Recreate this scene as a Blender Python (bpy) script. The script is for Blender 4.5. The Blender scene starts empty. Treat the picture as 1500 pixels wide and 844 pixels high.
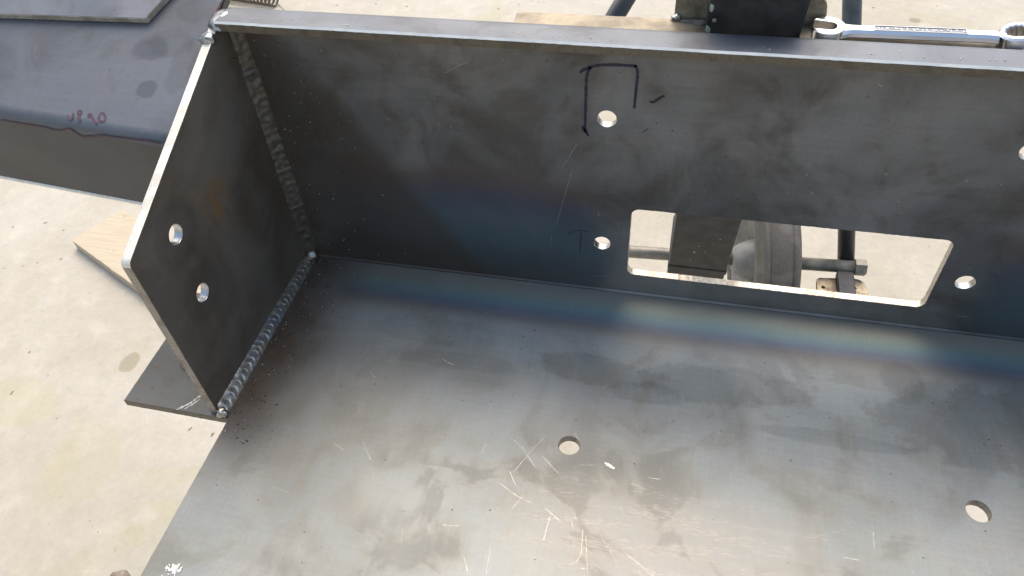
import bpy, bmesh, math, random
from mathutils import Vector, Matrix, noise as mnoise

# ---------------------------------------------------------------- scene, camera, light
S = bpy.context.scene
C = S.collection
MM = 0.001                                   # everything is laid out in millimetres

cam_d = bpy.data.cameras.new('camera')
cam = bpy.data.objects.new('camera', cam_d)
C.objects.link(cam)
cam_d.sensor_width = 36.0
cam_d.lens = 1111.57 / 1500 * 36.0
cam_d.clip_start = 0.01
cam_d.clip_end = 200.0
R0 = (0.9742542, 0.2183145, -0.0562808)
R1 = (0.1193979, -0.7113760, -0.6925953)
R2 = (-0.1912404, 0.6680441, -0.7191274)
cam.matrix_world = Matrix(((R0[0], -R1[0], -R2[0], 0.30071),
                           (R0[1], -R1[1], -R2[1], -0.42485),
                           (R0[2], -R1[2], -R2[2], 0.44556),
                           (0, 0, 0, 1)))
S.camera = cam

SUN_EL, SUN_AZ = math.radians(58), math.radians(-8)      # azimuth measured from +Y towards +X
W = bpy.data.worlds.new('World')
S.world = W
W.use_nodes = True
nt = W.node_tree
bg = nt.nodes['Background']
sky = nt.nodes.new('ShaderNodeTexSky')
sky.sky_type = 'NISHITA'
sky.sun_disc = False
sky.sun_elevation = SUN_EL
sky.sun_rotation = SUN_AZ
sky.air_density = 1.6
sky.dust_density = 5.0
sky.ozone_density = 0.6
nt.links.new(sky.outputs[0], bg.inputs[0])
bg.inputs[1].default_value = 0.15

sun_d = bpy.data.lights.new('sun', 'SUN')
sun = bpy.data.objects.new('sun', sun_d)
C.objects.link(sun)
sun_d.energy = 0.95
sun_d.angle = math.radians(60)
sun_d.color = (1.0, 0.94, 0.84)
sdir = Vector((math.sin(SUN_AZ) * math.cos(SUN_EL), math.cos(SUN_AZ) * math.cos(SUN_EL), math.sin(SUN_EL)))
sun.rotation_euler = sdir.to_track_quat('Z', 'Y').to_euler()

S.view_settings.view_transform = 'Standard'
S.view_settings.look = 'None'
S.view_settings.gamma = 1.0
S.view_settings.use_curve_mapping = False
S.view_settings.exposure = 0.66
S.render.engine = 'CYCLES'

# ---------------------------------------------------------------- node helpers
class N:
    """a socket that can be combined with plain arithmetic"""
    def __init__(s, nt, sock): s.nt, s.s = nt, sock
    def _m(s, op, *a, clamp=False):
        n = s.nt.nodes.new('ShaderNodeMath'); n.operation = op; n.use_clamp = clamp
        for i, v in enumerate((s,) + a):
            if isinstance(v, N): s.nt.links.new(v.s, n.inputs[i])
            else: n.inputs[i].default_value = v
        return N(s.nt, n.outputs[0])
    def __add__(s, o): return s._m('ADD', o)
    __radd__ = __add__
    def __sub__(s, o): return s._m('SUBTRACT', o)
    def __rsub__(s, o): return (s * -1.0) + o
    def __mul__(s, o): return s._m('MULTIPLY', o)
    __rmul__ = __mul__
    def max(s, o): return s._m('MAXIMUM', o)
    def min(s, o): return s._m('MINIMUM', o)
    def abs(s): return s._m('ABSOLUTE')
    def pow(s, o): return s._m('POWER', o)
    def ss(s, a, b):
        """smooth 0..1 as the value runs from a to b (a may exceed b)"""
        inv = a > b
        if inv: a, b = b, a
        n = s.nt.nodes.new('ShaderNodeMapRange'); n.interpolation_type = 'SMOOTHSTEP'
        s.nt.links.new(s.s, n.inputs[0])
        n.inputs[1].default_value = a; n.inputs[2].default_value = b
        n.inputs[3].default_value = 1.0 if inv else 0.0
        n.inputs[4].default_value = 0.0 if inv else 1.0
        return N(s.nt, n.outputs[0])

class Mat:
    def __init__(s, name):
        s.m = bpy.data.materials.new(name); s.m.use_nodes = True
        s.nt = s.m.node_tree
        s.b = s.nt.nodes['Principled BSDF']
        tc = s.nt.nodes.new('ShaderNodeTexCoord')
        mp = s.nt.nodes.new('ShaderNodeVectorMath'); mp.operation = 'SCALE'
        mp.inputs['Scale'].default_value = 1000.0            # object coordinates in millimetres
        s.nt.links.new(tc.outputs['Object'], mp.inputs[0])
        s.P = mp.outputs[0]
        sp = s.nt.nodes.new('ShaderNodeSeparateXYZ'); s.nt.links.new(s.P, sp.inputs[0])
        s.x, s.y, s.z = (N(s.nt, sp.outputs[i]) for i in range(3))
    def noise(s, size, detail=4, rough=0.55, stretch=(1, 1, 1), off=(0, 0, 0), dist=0.0):
        mp = s.nt.nodes.new('ShaderNodeMapping'); s.nt.links.new(s.P, mp.inputs[0])
        mp.inputs['Scale'].default_value = [1.0 / (size * k) for k in stretch]
        mp.inputs['Location'].default_value = off
        n = s.nt.nodes.new('ShaderNodeTexNoise'); s.nt.links.new(mp.outputs[0], n.inputs[0])
        n.inputs['Scale'].default_value = 1.0
        n.inputs['Detail'].default_value = detail
        n.inputs['Roughness'].default_value = rough
        n.inputs['Distortion'].default_value = dist
        return N(s.nt, n.outputs[0])
    def voronoi(s, size, stretch=(1, 1, 1)):
        mp = s.nt.nodes.new('ShaderNodeMapping'); s.nt.links.new(s.P, mp.inputs[0])
        mp.inputs['Scale'].default_value = [1.0 / (size * k) for k in stretch]
        n = s.nt.nodes.new('ShaderNodeTexVoronoi'); s.nt.links.new(mp.outputs[0], n.inputs[0])
        n.inputs['Scale'].default_value = 1.0
        return N(s.nt, n.outputs['Distance'])
    def mix(s, f, a, b):
        n = s.nt.nodes.new('ShaderNodeMix'); n.data_type = 'RGBA'
        for sock, v in ((n.inputs[0], f), (n.inputs[6], a), (n.inputs[7], b)):
            if isinstance(v, N): s.nt.links.new(v.s, sock)
            elif hasattr(v, 'links'): s.nt.links.new(v, sock)
            else: sock.default_value = v if not isinstance(v, (tuple, list)) else (*v, 1)
        return n.outputs[2]
    def gain(s, col, f):
        """colour times a scalar node"""
        n = s.nt.nodes.new('ShaderNodeVectorMath'); n.operation = 'SCALE'
        s.nt.links.new(col, n.inputs[0]); s.nt.links.new(f.s, n.inputs['Scale'])
        return n.outputs[0]
    def ramp(s, f, stops):
        n = s.nt.nodes.new('ShaderNodeValToRGB'); s.nt.links.new(f.s, n.inputs[0])
        e = n.color_ramp.elements
        while len(e) < len(stops): e.new(0.5)
        for k, (p, c) in zip(e, stops): k.position = p; k.color = (*c, 1)
        return n.outputs[0]
    def set(s, name, v):
        i = s.b.inputs[name]
        if isinstance(v, N): s.nt.links.new(v.s, i)
        elif hasattr(v, 'links'): s.nt.links.new(v, i)
        elif isinstance(v, (tuple, list)): i.default_value = (*v, 1)
        else: i.default_value = v
    def bump(s, h, dist_mm, strength=1.0):
        n = s.nt.nodes.new('ShaderNodeBump')
        n.inputs['Strength'].default_value = strength
        n.inputs['Distance'].default_value = dist_mm * MM
        s.nt.links.new(h.s, n.inputs['Height'])
        s.nt.links.new(n.outputs[0], s.b.inputs['Normal'])

# ---------------------------------------------------------------- materials
def scale_steel(name, light, dark, tint=None, metallic=0.45, rough=0.42, seed=0.0, gainv=1.0, extra=None):
    """hot rolled plate with its mill scale; tint(m, col) adds heat colours and painted reflections"""
    m = Mat(name)
    cloud = m.noise(95, 5, 0.55, off=(seed, 3.1, 1.7), dist=0.6)
    patch = m.noise(48, 6, 0.6, off=(seed + 5, 0.3, 8), dist=1.1)
    fine = m.noise(3.2, 4, 0.7, off=(seed, 0, 0))
    streak = m.noise(2.6, 3, 0.6, stretch=(26, 1, 1), off=(0, seed, 0))
    cross = m.noise(2.2, 3, 0.6, stretch=(1, 24, 24), off=(seed, 2, 0))
    col = m.mix(cloud.ss(0.36, 0.64), dark, light)
    edge = patch.ss(0.52, 0.60) * m.noise(130, 2, off=(seed + 9, 0, 0)).ss(0.42, 0.56)
    col = m.mix(edge * 0.22, col, [c * 0.6 for c in dark])
    col = m.mix(patch.ss(0.56, 0.40) * 0.30, col, [light[0] * 0.85, light[1] * 0.98, light[2] * 1.12])
    col = m.gain(col, (fine - 0.5) * 0.32 + (streak - 0.5) * 0.22 + (cross - 0.5) * 0.14 + gainv)
    if tint: col = tint(m, col)
    # tiny dark pits
    pits = m.voronoi(9).ss(0.10, 0.05) * m.noise(30, 2, off=(4, seed, 0)).ss(0.52, 0.6)
    col = m.mix(pits * 0.6, col, (0.03, 0.028, 0.026))
    r = (cloud - 0.5) * 0.16 + (fine - 0.5) * 0.20 + (streak - 0.5) * 0.10 + edge * 0.05 + rough
    met = metallic
    m.b.inputs['Specular IOR Level'].default_value = 0.4
    if extra: col, r, met = extra(m, col, r, met)
    m.set('Base Color', col); m.set('Roughness', r); m.set('Metallic', met)
    m.bump((fine - 0.5) * 0.35 + (m.noise(26, 3, off=(seed, 7, 7)) - 0.5) * 1.2 + (streak - 0.5) * 0.15, 0.10, 0.9)
    return m.m

def tray_tint(m, col):
    w = m.noise(60, 3, stretch=(3, 1, 1)) - 0.5
    d = m.y * -1.0 + w * 7.0 + (m.x - 240).abs() * 0.004
    f = d * (1 / 64.0)
    bands = m.ramp(f, [(0.0, (0.165, 0.158, 0.135)), (0.16, (0.200, 0.192, 0.160)), (0.30, (0.170, 0.215, 0.190)),
                       (0.42, (0.115, 0.195, 0.215)), (0.54, (0.085, 0.118, 0.175)), (0.64, (0.132, 0.122, 0.128)),
                       (0.78, (0.235, 0.222, 0.200)), (1.0, (0.260, 0.245, 0.230))])
    mask = d.ss(62, 44) * m.x.ss(12, 60)
    col = m.mix(mask * 0.78, col, bands)
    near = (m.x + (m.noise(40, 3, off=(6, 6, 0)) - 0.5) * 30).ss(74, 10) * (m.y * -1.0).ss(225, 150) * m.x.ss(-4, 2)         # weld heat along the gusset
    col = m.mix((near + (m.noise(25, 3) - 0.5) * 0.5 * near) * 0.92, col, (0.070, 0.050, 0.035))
    rust = m.noise(9, 5, 0.7).ss(0.56, 0.70) * m.x.ss(46, 6) * (m.y * -1.0).ss(215, 165)
    col = m.mix(m.x.ss(3, -1) * 0.62, col, (0.105, 0.108, 0.104))
    return m.mix(rust * 0.75, col, (0.20, 0.095, 0.035))

def tray_wear_shade(m, col, r, met):
    yy = m.y * -1.0
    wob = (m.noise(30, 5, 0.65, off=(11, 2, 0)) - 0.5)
    def patch(cx, cy, rx, ry, k, c, amp=1.6):
        dx = (m.x - cx) * (1 / rx); dy = (yy - cy) * (1 / ry)
        rr = (dx * dx + dy * dy).pow(0.5) + wob * amp
        return m.gain(c, 1.0 - rr.ss(1.14, 0.84) * (k * 0.8))
    for p in ((262, 82, 54, 13, .24), (345, 80, 62, 17, .24), (300, 96, 26, 10, .2), (425, 112, 56, 6, .2), (155, 92, 50, 8, .10), (540, 85, 90, 36, .28), (130, 66, 50, 14, .12), (474, 52, 14, 20, .2)):
        col = patch(*p, col)
    lightz = (m.x - 190).abs().ss(170, 60) * (yy - 128).abs().ss(34, 6)
    col = m.mix(lightz * 0.22, col, (0.40, 0.39, 0.385))
    # rubbed, bright streaks in the middle of the tray
    zone = (m.x - 320).abs().ss(125, 40) * (yy - 205).abs().ss(48, 12)
    tex = m.noise(1.5, 5, 0.8, stretch=(4, 1, 1), off=(1, 9, 0)).ss(0.46, 0.62)
    rows = m.noise(10, 3, stretch=(6, 0.8, 1), off=(3, 3, 0)).ss(0.44, 0.62)
    rub = zone * tex * rows
    col = m.mix(zone * 0.38, col, (0.34, 0.305, 0.265))
    col = m.mix(rub * 0.62, col, (0.62, 0.56, 0.48))
    fine = m.noise(1.1, 3, 0.7, stretch=(1, 30, 1), off=(5, 1, 0)).ss(0.58, 0.74) * m.noise(40, 2, off=(8, 8, 0)).ss(0.5, 0.6)
    col = m.mix(fine * 0.22, col, (0.42, 0.40, 0.37))
    gusset_shade = (m.x + wob * 70).ss(170, 30) * yy.ss(300, 180)
    col = m.mix(gusset_shade * 0.30, col, (0.120, 0.100, 0.082))  # brown darkening towards the gusset, its shade put into the colour
    m.b.inputs['Specular IOR Level'].default_value = 0.22
    return col, r + rub * 0.12 + yy.ss(80, 25) * 0.22, yy.ss(35, 95) * 0.30 + 0.08

def back_tint(m, col):
    w = (m.noise(70, 4, stretch=(2, 1, 1), off=(2, 0, 6)) - 0.5)
    top = m.z + w * 26.0 + (m.x - 140).abs() * 0.05
    lx = m.x.ss(18, 60) * (m.x + w * 60).ss(268, 235)
    rx = (m.x + w * 50).ss(500, 545)
    mask = lx.max(rx)
    bands = m.ramp(top * (1 / 130.0), [(0.0, (0.075, 0.075, 0.078)), (0.16, (0.070, 0.084, 0.095)), (0.32, (0.072, 0.112, 0.138)),
                       (0.52, (0.074, 0.112, 0.148)), (0.68, (0.078, 0.080, 0.112)), (0.80, (0.120, 0.088, 0.078)), (1.0, (0.160, 0.135, 0.120))])
    col = m.mix(mask * top.ss(122, 100) * 0.80, col, bands)
    diag = (m.z * 0.62 + m.x + w * 34)                        # brown zone beside the upright weld, painting the gusset's dark reflection
    col = m.mix(diag.ss(172, 148) * 0.72, col, (0.086, 0.070, 0.057))
    toe = m.x.ss(30, 5) * m.noise(9, 5, 0.7, off=(3, 1, 1)).ss(0.42, 0.66)
    col = m.mix(toe * 0.7, col, (0.12, 0.070, 0.038))
    spk = m.noise(1.6, 4, 0.8).ss(0.70, 0.78) * m.x.ss(70, 20)
    return m.mix(spk * 0.5, col, (0.30, 0.20, 0.13))

def gusset_tint(m, col):
    streaks = m.noise(16, 4, 0.6, stretch=(1, 0.55, 2.4), off=(0, 3, 3), dist=1.0).ss(0.46, 0.62)
    zone = (m.y + 84).abs().ss(26, 6) * (m.z - 129).abs().ss(30, 8)
    col = m.mix(streaks * zone * 0.85, col, (0.22, 0.13, 0.06))
    wtoe = (m.y * -1.0).ss(34, 4) * m.noise(10, 5, 0.7).ss(0.42, 0.66)
    col = m.mix(wtoe * 0.7, col, (0.13, 0.075, 0.038))
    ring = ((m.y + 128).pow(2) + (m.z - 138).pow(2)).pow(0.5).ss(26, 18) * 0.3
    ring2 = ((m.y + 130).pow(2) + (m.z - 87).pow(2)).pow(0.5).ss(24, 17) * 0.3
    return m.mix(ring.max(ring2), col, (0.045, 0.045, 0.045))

def wing_tint(m, col):
    wob = m.noise(22, 4, 0.6, off=(3, 8, 1)) - 0.5
    for cx, cy, rx, ry, k in ((-48, -28, 14, 10, .30), (-38, -58, 7, 6, .32), (-36, -22, 20, 12, .16), (-20, -40, 9, 22, .14), (-25, 2, 16, 12, .2), (-120, 10, 26, 14, .14)):
        dx = (m.x - cx) * (1 / rx); dy = (m.y - cy) * (1 / ry)
        rr = (dx * dx + dy * dy).pow(0.5) + wob * 1.2
        col = m.gain(col, 1.0 - rr.ss(1.15, 0.80) * k)
    rust = m.noise(20, 5, 0.7, off=(1, 1, 1)).ss(0.50, 0.66) * m.x.ss(-20, -6) * m.y.ss(-14, 4)
    return m.mix(rust * 0.7, col, (0.16, 0.07, 0.035))

M_TRAY = scale_steel('mill scale tray', (0.322, 0.326, 0.306), (0.232, 0.232, 0.212), tray_tint, 0.36, 0.48, 1.3, extra=tray_wear_shade)
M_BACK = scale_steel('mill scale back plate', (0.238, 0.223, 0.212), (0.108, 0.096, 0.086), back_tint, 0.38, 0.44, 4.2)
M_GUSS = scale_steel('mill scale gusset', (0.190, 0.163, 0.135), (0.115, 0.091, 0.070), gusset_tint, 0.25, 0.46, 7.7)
M_WING = scale_steel('mill scale wing', (0.136, 0.142, 0.158), (0.098, 0.102, 0.111), wing_tint, 0.36, 0.48, 2.9)
M_LIP = scale_steel('mill scale lip', (0.108, 0.104, 0.096), (0.084, 0.080, 0.076), None, 0.35, 0.46, 12.9)
M_FLANGE = scale_steel('mill scale flange', (0.185, 0.193, 0.214), (0.122, 0.128, 0.145), None, 0.42, 0.50, 9.1)
M_TAB = M_LIP

def cut_edge(name, col, dark, rough=0.35, metallic=0.9, size=1.4):
    m = Mat(name)
    a = m.noise(size, 4, 0.7); b = m.noise(14, 3, off=(3, 3, 3))
    c = m.mix(a.ss(0.45, 0.72) * 0.8, col, dark)
    c = m.mix(b.ss(0.50, 0.62) * 0.45, c, dark)
    m.set('Base Color', c); m.set('Metallic', metallic); m.set('Roughness', (a - 0.5) * 0.3 + rough)
    m.bump(a, 0.25, 0.8)
    return m.m
M_EDGE = cut_edge('plasma cut edge', (0.72, 0.66, 0.56), (0.24, 0.185, 0.12), 0.42, 0.55)
M_BRIGHT = cut_edge('ground bright steel edge', (0.86, 0.81, 0.71), (0.62, 0.55, 0.44), 0.42, 0.35)
M_DULL = cut_edge('dull sheared edge', (0.165, 0.138, 0.100), (0.075, 0.060, 0.042), 0.45, 0.4, 0.9)
M_GREY_EDGE = cut_edge('grey sheared edge', (0.34, 0.31, 0.27), (0.13, 0.11, 0.09), 0.42, 0.6, 1.1)
M_HOLE = cut_edge('drilled hole wall', (0.60, 0.60, 0.60), (0.25, 0.24, 0.22), 0.22, 1.0, 0.8)

def weld_mat(name, a, b, c, rough, metallic, fine=0.12, blue=None):
    m = Mat(name)
    n1 = m.noise(5, 4, 0.7); n2 = m.noise(1.2, 4, 0.7)
    col = m.mix(n1.ss(0.40, 0.60), a, b)
    col = m.mix(n2.ss(0.55, 0.72) * 0.6, col, c)
    if blue:
        q = (m.y + 96).abs().ss(42, 14) * m.noise(9, 3, off=(2, 2, 9)).ss(0.40, 0.62)
        col = m.mix(q * 0.5, col, blue)
    m.set('Base Color', col); m.set('Metallic', metallic); m.set('Roughness', (n2 - 0.5) * 0.25 + rough)
    m.bump(n2, fine, 0.7)
    return m.m
M_WELD = weld_mat('fresh weld bead', (0.46, 0.45, 0.42), (0.34, 0.31, 0.26), (0.16, 0.12, 0.085), 0.30, 0.85, 0.05, (0.30, 0.37, 0.52))
M_WELD_DARK = weld_mat('sooty weld bead', (0.100, 0.090, 0.076), (0.140, 0.120, 0.096), (0.13, 0.085, 0.055), 0.44, 0.45, 0.02)
M_WELD_TOP = weld_mat('ground weld corner', (0.45, 0.47, 0.50), (0.30, 0.28, 0.26), (0.16, 0.12, 0.09), 0.28, 0.95)
M_SPAT = weld_mat('weld spatter', (0.55, 0.52, 0.46), (0.35, 0.32, 0.28), (0.7, 0.68, 0.62), 0.25, 1.0)
M_SPAT_DK = weld_mat('dark weld spatter', (0.10, 0.08, 0.06), (0.16, 0.10, 0.06), (0.3, 0.2, 0.12), 0.4, 0.8)

def flat(name, col, rough=0.6, metallic=0.0, vary=0.25, size=8, bump=0.1, spec=0.5):
    m = Mat(name)
    n = m.noise(size, 5, 0.6)
    m.set('Base Color', m.mix(n.ss(0.3, 0.7), [c * (1 - vary) for c in col], [min(1, c * (1 + vary)) for c in col]))
    m.set('Roughness', (n - 0.5) * 0.2 + rough); m.set('Metallic', metallic)
    m.b.inputs['Specular IOR Level'].default_value = spec
    m.bump(n, bump, 0.6)
    return m.m
M_INK = flat('navy marker ink', (0.016, 0.014, 0.040), 0.45, 0.0, 0.4, 3, 0.0)
M_INK2 = flat('faint dark marker ink', (0.030, 0.034, 0.048), 0.45, 0.0, 0.3, 3, 0.0)
M_INK3 = flat('maroon marker ink', (0.075, 0.030, 0.055), 0.5, 0.0, 0.4, 3, 0.0)
M_SCRATCH = flat('bright scratch', (0.52, 0.50, 0.46), 0.35, 0.8, 0.4, 2, 0.05)
M_SCRATCH2 = flat('soft scratch', (0.345, 0.335, 0.31), 0.38, 0.8, 0.3, 2, 0.05)
M_GLINT = flat('worn corner with painted glint', (0.90, 0.87, 0.80), 0.38, 0.25, 0.08, 12, 0.02)  # near-white base colour paints the highlight along the flange's front corner
M_CHALK = flat('white flaky residue', (0.72, 0.70, 0.66), 0.8, 0.0, 0.2, 1.5, 0.3)
M_CHROME = flat('satin chrome', (0.80, 0.80, 0.80), 0.20, 1.0, 0.05, 20, 0.02)
M_CHROME_DK = flat('stamped grey chrome', (0.22, 0.22, 0.23), 0.35, 1.0, 0.3, 1.5, 0.05)
M_BLACK = flat('black painted tube', (0.030, 0.036, 0.042), 0.32, 0.0, 0.4, 20, 0.05)
M_POST = flat('dark grimy square tube', (0.036, 0.037, 0.043), 0.60, 0.1, 0.45, 14, 0.25)
M_OLIVE = flat('weathered bare steel', (0.24, 0.205, 0.155), 0.50, 0.55, 0.40, 16, 0.2)
M_CREAM = flat('tan oxidised plate', (0.33, 0.275, 0.195), 0.50, 0.45, 0.45, 14, 0.2)
M_AXLE = flat('dull grey axle tube', (0.20, 0.19, 0.165), 0.5, 0.4, 0.35, 15, 0.1)
M_RIM = flat('light grey wheel rim', (0.23, 0.225, 0.215), 0.45, 0.0, 0.2, 20, 0.1)
M_SPRING = flat('old spring wire', (0.20, 0.17, 0.14), 0.5, 0.6, 0.3, 8, 0.1)
M_BOLT = flat('worn bolt steel', (0.10, 0.09, 0.08), 0.35, 0.9, 0.5, 5, 0.15)
M_CHIP = flat('pale scraped paint', (0.33, 0.38, 0.30), 0.6, 0.0, 0.3, 4, 0.1)

def rubber():
    m = Mat('dusty grey tyre rubber')
    n = m.noise(3, 5, 0.65); k = m.noise(28, 3)
    c = m.mix(n.ss(0.30, 0.70), (0.100, 0.094, 0.086), (0.130, 0.122, 0.110))
    c = m.mix(k.ss(0.5, 0.65) * 0.5, c, (0.19, 0.175, 0.16))
    m.set('Base Color', c); m.set('Roughness', 0.85)
    m.bump(n, 0.2, 0.6)
    return m.m
M_RUBBER = rubber()

def wood():
    m = Mat('dusty pale pine board')
    g = m.noise(5, 5, 0.6, stretch=(16, 1, 1), dist=0.8); k = m.noise(42, 2)
    c = m.mix(g.ss(0.35, 0.68), (0.47, 0.39, 0.28), (0.53, 0.455, 0.34))
    c = m.mix(k.ss(0.64, 0.70) * 0.6, c, (0.30, 0.21, 0.12))
    m.set('Base Color', c); m.set('Roughness', 0.7)
    m.bump(g, 0.6, 0.6)
    return m.m
M_WOOD = wood()

def concrete():
    m = Mat('sunlit concrete')
    a = m.noise(420, 6, 0.55, dist=0.5); b = m.noise(60, 6, 0.62); f = m.noise(6, 5, 0.7)
    c = m.mix(a.ss(0.35, 0.65), (0.420, 0.384, 0.318), (0.478, 0.446, 0.384))
    c = m.mix(b.ss(0.52, 0.70) * 0.35, c, (0.56, 0.525, 0.455))
    c = m.mix(m.noise(180, 4, off=(4, 4, 0), dist=0.8).ss(0.56, 0.70) * 0.5, c, (0.41, 0.38, 0.25))
    c = m.mix(m.noise(11, 4, 0.65, off=(6, 1, 0), stretch=(1, 2, 1)).ss(0.67, 0.72) * 0.55, c, (0.30, 0.26, 0.20))
    c = m.mix(b.ss(0.42, 0.30) * 0.35, c, (0.40, 0.36, 0.30))
    g = m.noise(24, 5, 0.68, off=(9, 3, 0))
    c = m.gain(c, (f - 0.5) * 0.26 + (g - 0.5) * 0.30 + 1.0)
    wob = (m.noise(16, 3, off=(2, 2, 0)) - 0.5) * 10
    def blot(x, y, rx, ry, col, k, c):
        dx = (m.x - x) * (1 / rx); dy = (m.y - y) * (1 / ry)
        r = (dx * dx + dy * dy).pow(0.5) + wob * 0.05
        return m.mix(r.ss(1.1, 0.85) * k, c, col)
    c = blot(-504, 161, 15, 21, (0.25, 0.21, 0.13), 0.55, c)       # oil spots
    c = blot(813, 1442, 14, 12, (0.25, 0.20, 0.12), 0.7, c)
    c = blot(-640, 60, 80, 46, (0.42, 0.39, 0.24), 0.35, c)
    c = blot(-470, -20, 60, 70, (0.42, 0.38, 0.25), 0.30, c)
    m.set('Base Color', c); m.set('Roughness', 0.85)
    m.bump(f * 0.5 + b * 1.5, 0.6, 0.6)
    return m.m
M_CONC = concrete()
M_JOINT = flat('dirty joint', (0.20, 0.17, 0.13), 0.9)
M_CHAFF = flat('dry leaf crumbs', (0.28, 0.23, 0.15), 0.9, 0, 0.5, 4)

# ---------------------------------------------------------------- strokes of marker and scratches (millimetres)
MARK =[
  (2.2,[(234.6,0,193.3),(236.3,0,195.3),(239.3,0,197),(242.7,0,198.6),(247.8,0,199.9),(258.4,0,200.7),(264.6,0,200.6),(270.1,0,200.6)]),
  (2,[(241.9,0,198.1),(239.8,0,195.1),(239,0,189.8),(238.8,0,172.4),(238.6,0,156.7),(238.6,0,151.3),(241,0,146.7)]),
  (2,[(236.8,0,154.4),(237.7,0,150.7),(239.6,0,148.7)]),
  (1.9,[(268.8,0,201.4),(270.6,0,198.3),(270.9,0,194.5),(270.6,0,184.9),(270.2,0,170.5)]),
  (1.9,[(279.3,0,176.8),(280.7,0,175.4),(282.7,0,176.5),(285.1,0,179.2),(288.7,0,181.5)]),
  (0.9,[(226.2,0,55),(229.9,0,58.3),(233.6,0,60.9),(238.8,0,60.9),(243.5,0,60.2)]),
  (1.0,[(236.7,0,60.7),(236.8,0,52.3),(235.8,0,37.8)]),
  (0.8,[(276.6,0,152.8),(278.7,0,154.6),(280.3,0,156.3)]),
]
WROTE =[
  (1.4,[(-86.9,-79.9,186.1),(-85.3,-82.1,185.2),(-83.4,-83.3,184.8),(-82.2,-82.5,185.1),(-82.3,-80.6,185.9),(-83.3,-78.3,186.8)]),
  (1.6,[(-76.1,-83.9,184.5),(-78.3,-80.2,186),(-80.7,-76.3,187.6)]),
  (1.5,[(-80.9,-76.6,187.5),(-79.5,-75.6,187.9),(-77.6,-76.6,187.5),(-77.1,-78.6,186.7),(-78.5,-80,186.1)]),
  (1.4,[(-68.8,-79.5,186.3),(-70.3,-80.6,185.9),(-72.2,-79.5,186.3),(-72,-77.7,187.1),(-70.5,-77.3,187.2),(-68.8,-79.5,186.3),(-66.4,-81.8,185.4),(-62.8,-84.3,184.4)]),
  (1.5,[(-63,-76.1,187.7),(-64.2,-78,186.9),(-63.6,-80.6,185.9),(-61.1,-82.6,185),(-58.6,-82.7,185),(-58.3,-80.5,185.9),(-60.2,-77.7,187.1),(-62.7,-76.1,187.7)]),
]
WAVY =[
  (1.3,[(-140.7,-82.1,180),(-127.5,-83,179.5),(-115.7,-83.8,179.4),(-105.4,-84.5,179.4),(-97.5,-85,178),(-91.2,-85.4,178.9),(-84.2,-85.9,181),(-81.1,-86.1,178.9),(-77.2,-86.4,175.6),(-69.3,-86.9,177.2),(-59.5,-87.6,179.5),(-51.3,-88.1,179.3),(-42.9,-88.7,179.6),(-34.6,-89.2,179.7),(-26.2,-89.8,180.2),(-15.6,-90.5,179.7)]),
]
SCR =[
  (0.5,[(212.6,-150.6,0),(221.3,-155.6,0),(233.5,-169.3,0)]),
  (0.5,[(236.8,-142.8,0),(229,-156.3,0),(220.8,-174.8,0)]),
  (0.6,[(245.4,-197.1,0),(256.3,-204.1,0)]),
  (0.6,[(249.7,-201.6,0),(248.7,-218.8,0)]),
  (0.6,[(263.8,-202.1,0),(264.7,-207.5,0)]),
  (0.5,[(271.4,-207,0),(272.8,-222.9,0),(270.7,-228.6,0),(266.1,-230.9,0)]),
  (0.5,[(298.9,-217.4,0),(307.6,-222.1,0),(316.3,-228,0)]),
  (0.5,[(273.7,-210.3,0),(278.4,-233.9,0)]),
  (0.5,[(213.1,-185.5,0),(225.5,-192.1,0),(237.1,-195.8,0)]),
  (0.4,[(230.5,-190.2,0),(224.4,-203.1,0)]),
  (0.3,[(375.2,-133.1,0),(405.5,-150.8,0),(421.3,-163.1,0),(433.1,-175.5,0)]),
  (2.2,[(278.3,-157.7,0),(285,-160.8,0)]),
  (0.4,[(296.8,-169.6,0),(305.8,-171.8,0)]),
  (0.3,[(264.9,-135.3,0),(280,-150,0)]),
  (0.9,[(101.8,-46,0),(105.7,-46.9,0),(111,-48.5,0)]),
  (0.9,[(162.9,-40.2,0),(173.2,-42.5,0)]),
  (0.9,[(146.6,-91.8,0),(150.2,-94.2,0),(157.4,-96.1,0)]),
  (0.6,[(95.7,-112.6,0),(101.8,-118.2,0)]),
  (0.5,[(74.6,-23.1,0),(83,-26.7,0)]),
  (0.5,[(259.7,-45.9,0),(256.9,-63.4,0)]),
  (0.6,[(93.1,-176.8,0),(99.7,-180.2,0),(103.5,-181.8,0)]),
  (0.5,[(212.2,-151.1,0),(221.3,-156.3,0),(232.8,-169.6,0)]),
  (0.4,[(237.2,-142.3,0),(221.2,-173.9,0)]),
  (0.5,[(94.8,-112.6,0),(103.1,-117.6,0)]),
  (0.5,[(97.6,-177.7,0),(105,-185.1,0)]),
  (0.4,[(32.7,-216.8,0),(45.7,-217.5,0)]),
  (0.5,[(65.3,-216.8,0),(77.9,-218.5,0)]),
  (0.4,[(110.8,-193.6,0),(113.8,-196.2,0)]),
  (0.4,[(404.1,-187.4,0),(428.4,-176,0)]),
  (0.4,[(436.5,-172.1,0),(453.2,-180,0)]),
  (0.4,[(465.5,-157.4,0),(470.6,-162.8,0)]),
  (0.4,[(292.9,-118.8,0),(300,-133.2,0)]),
]
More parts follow.
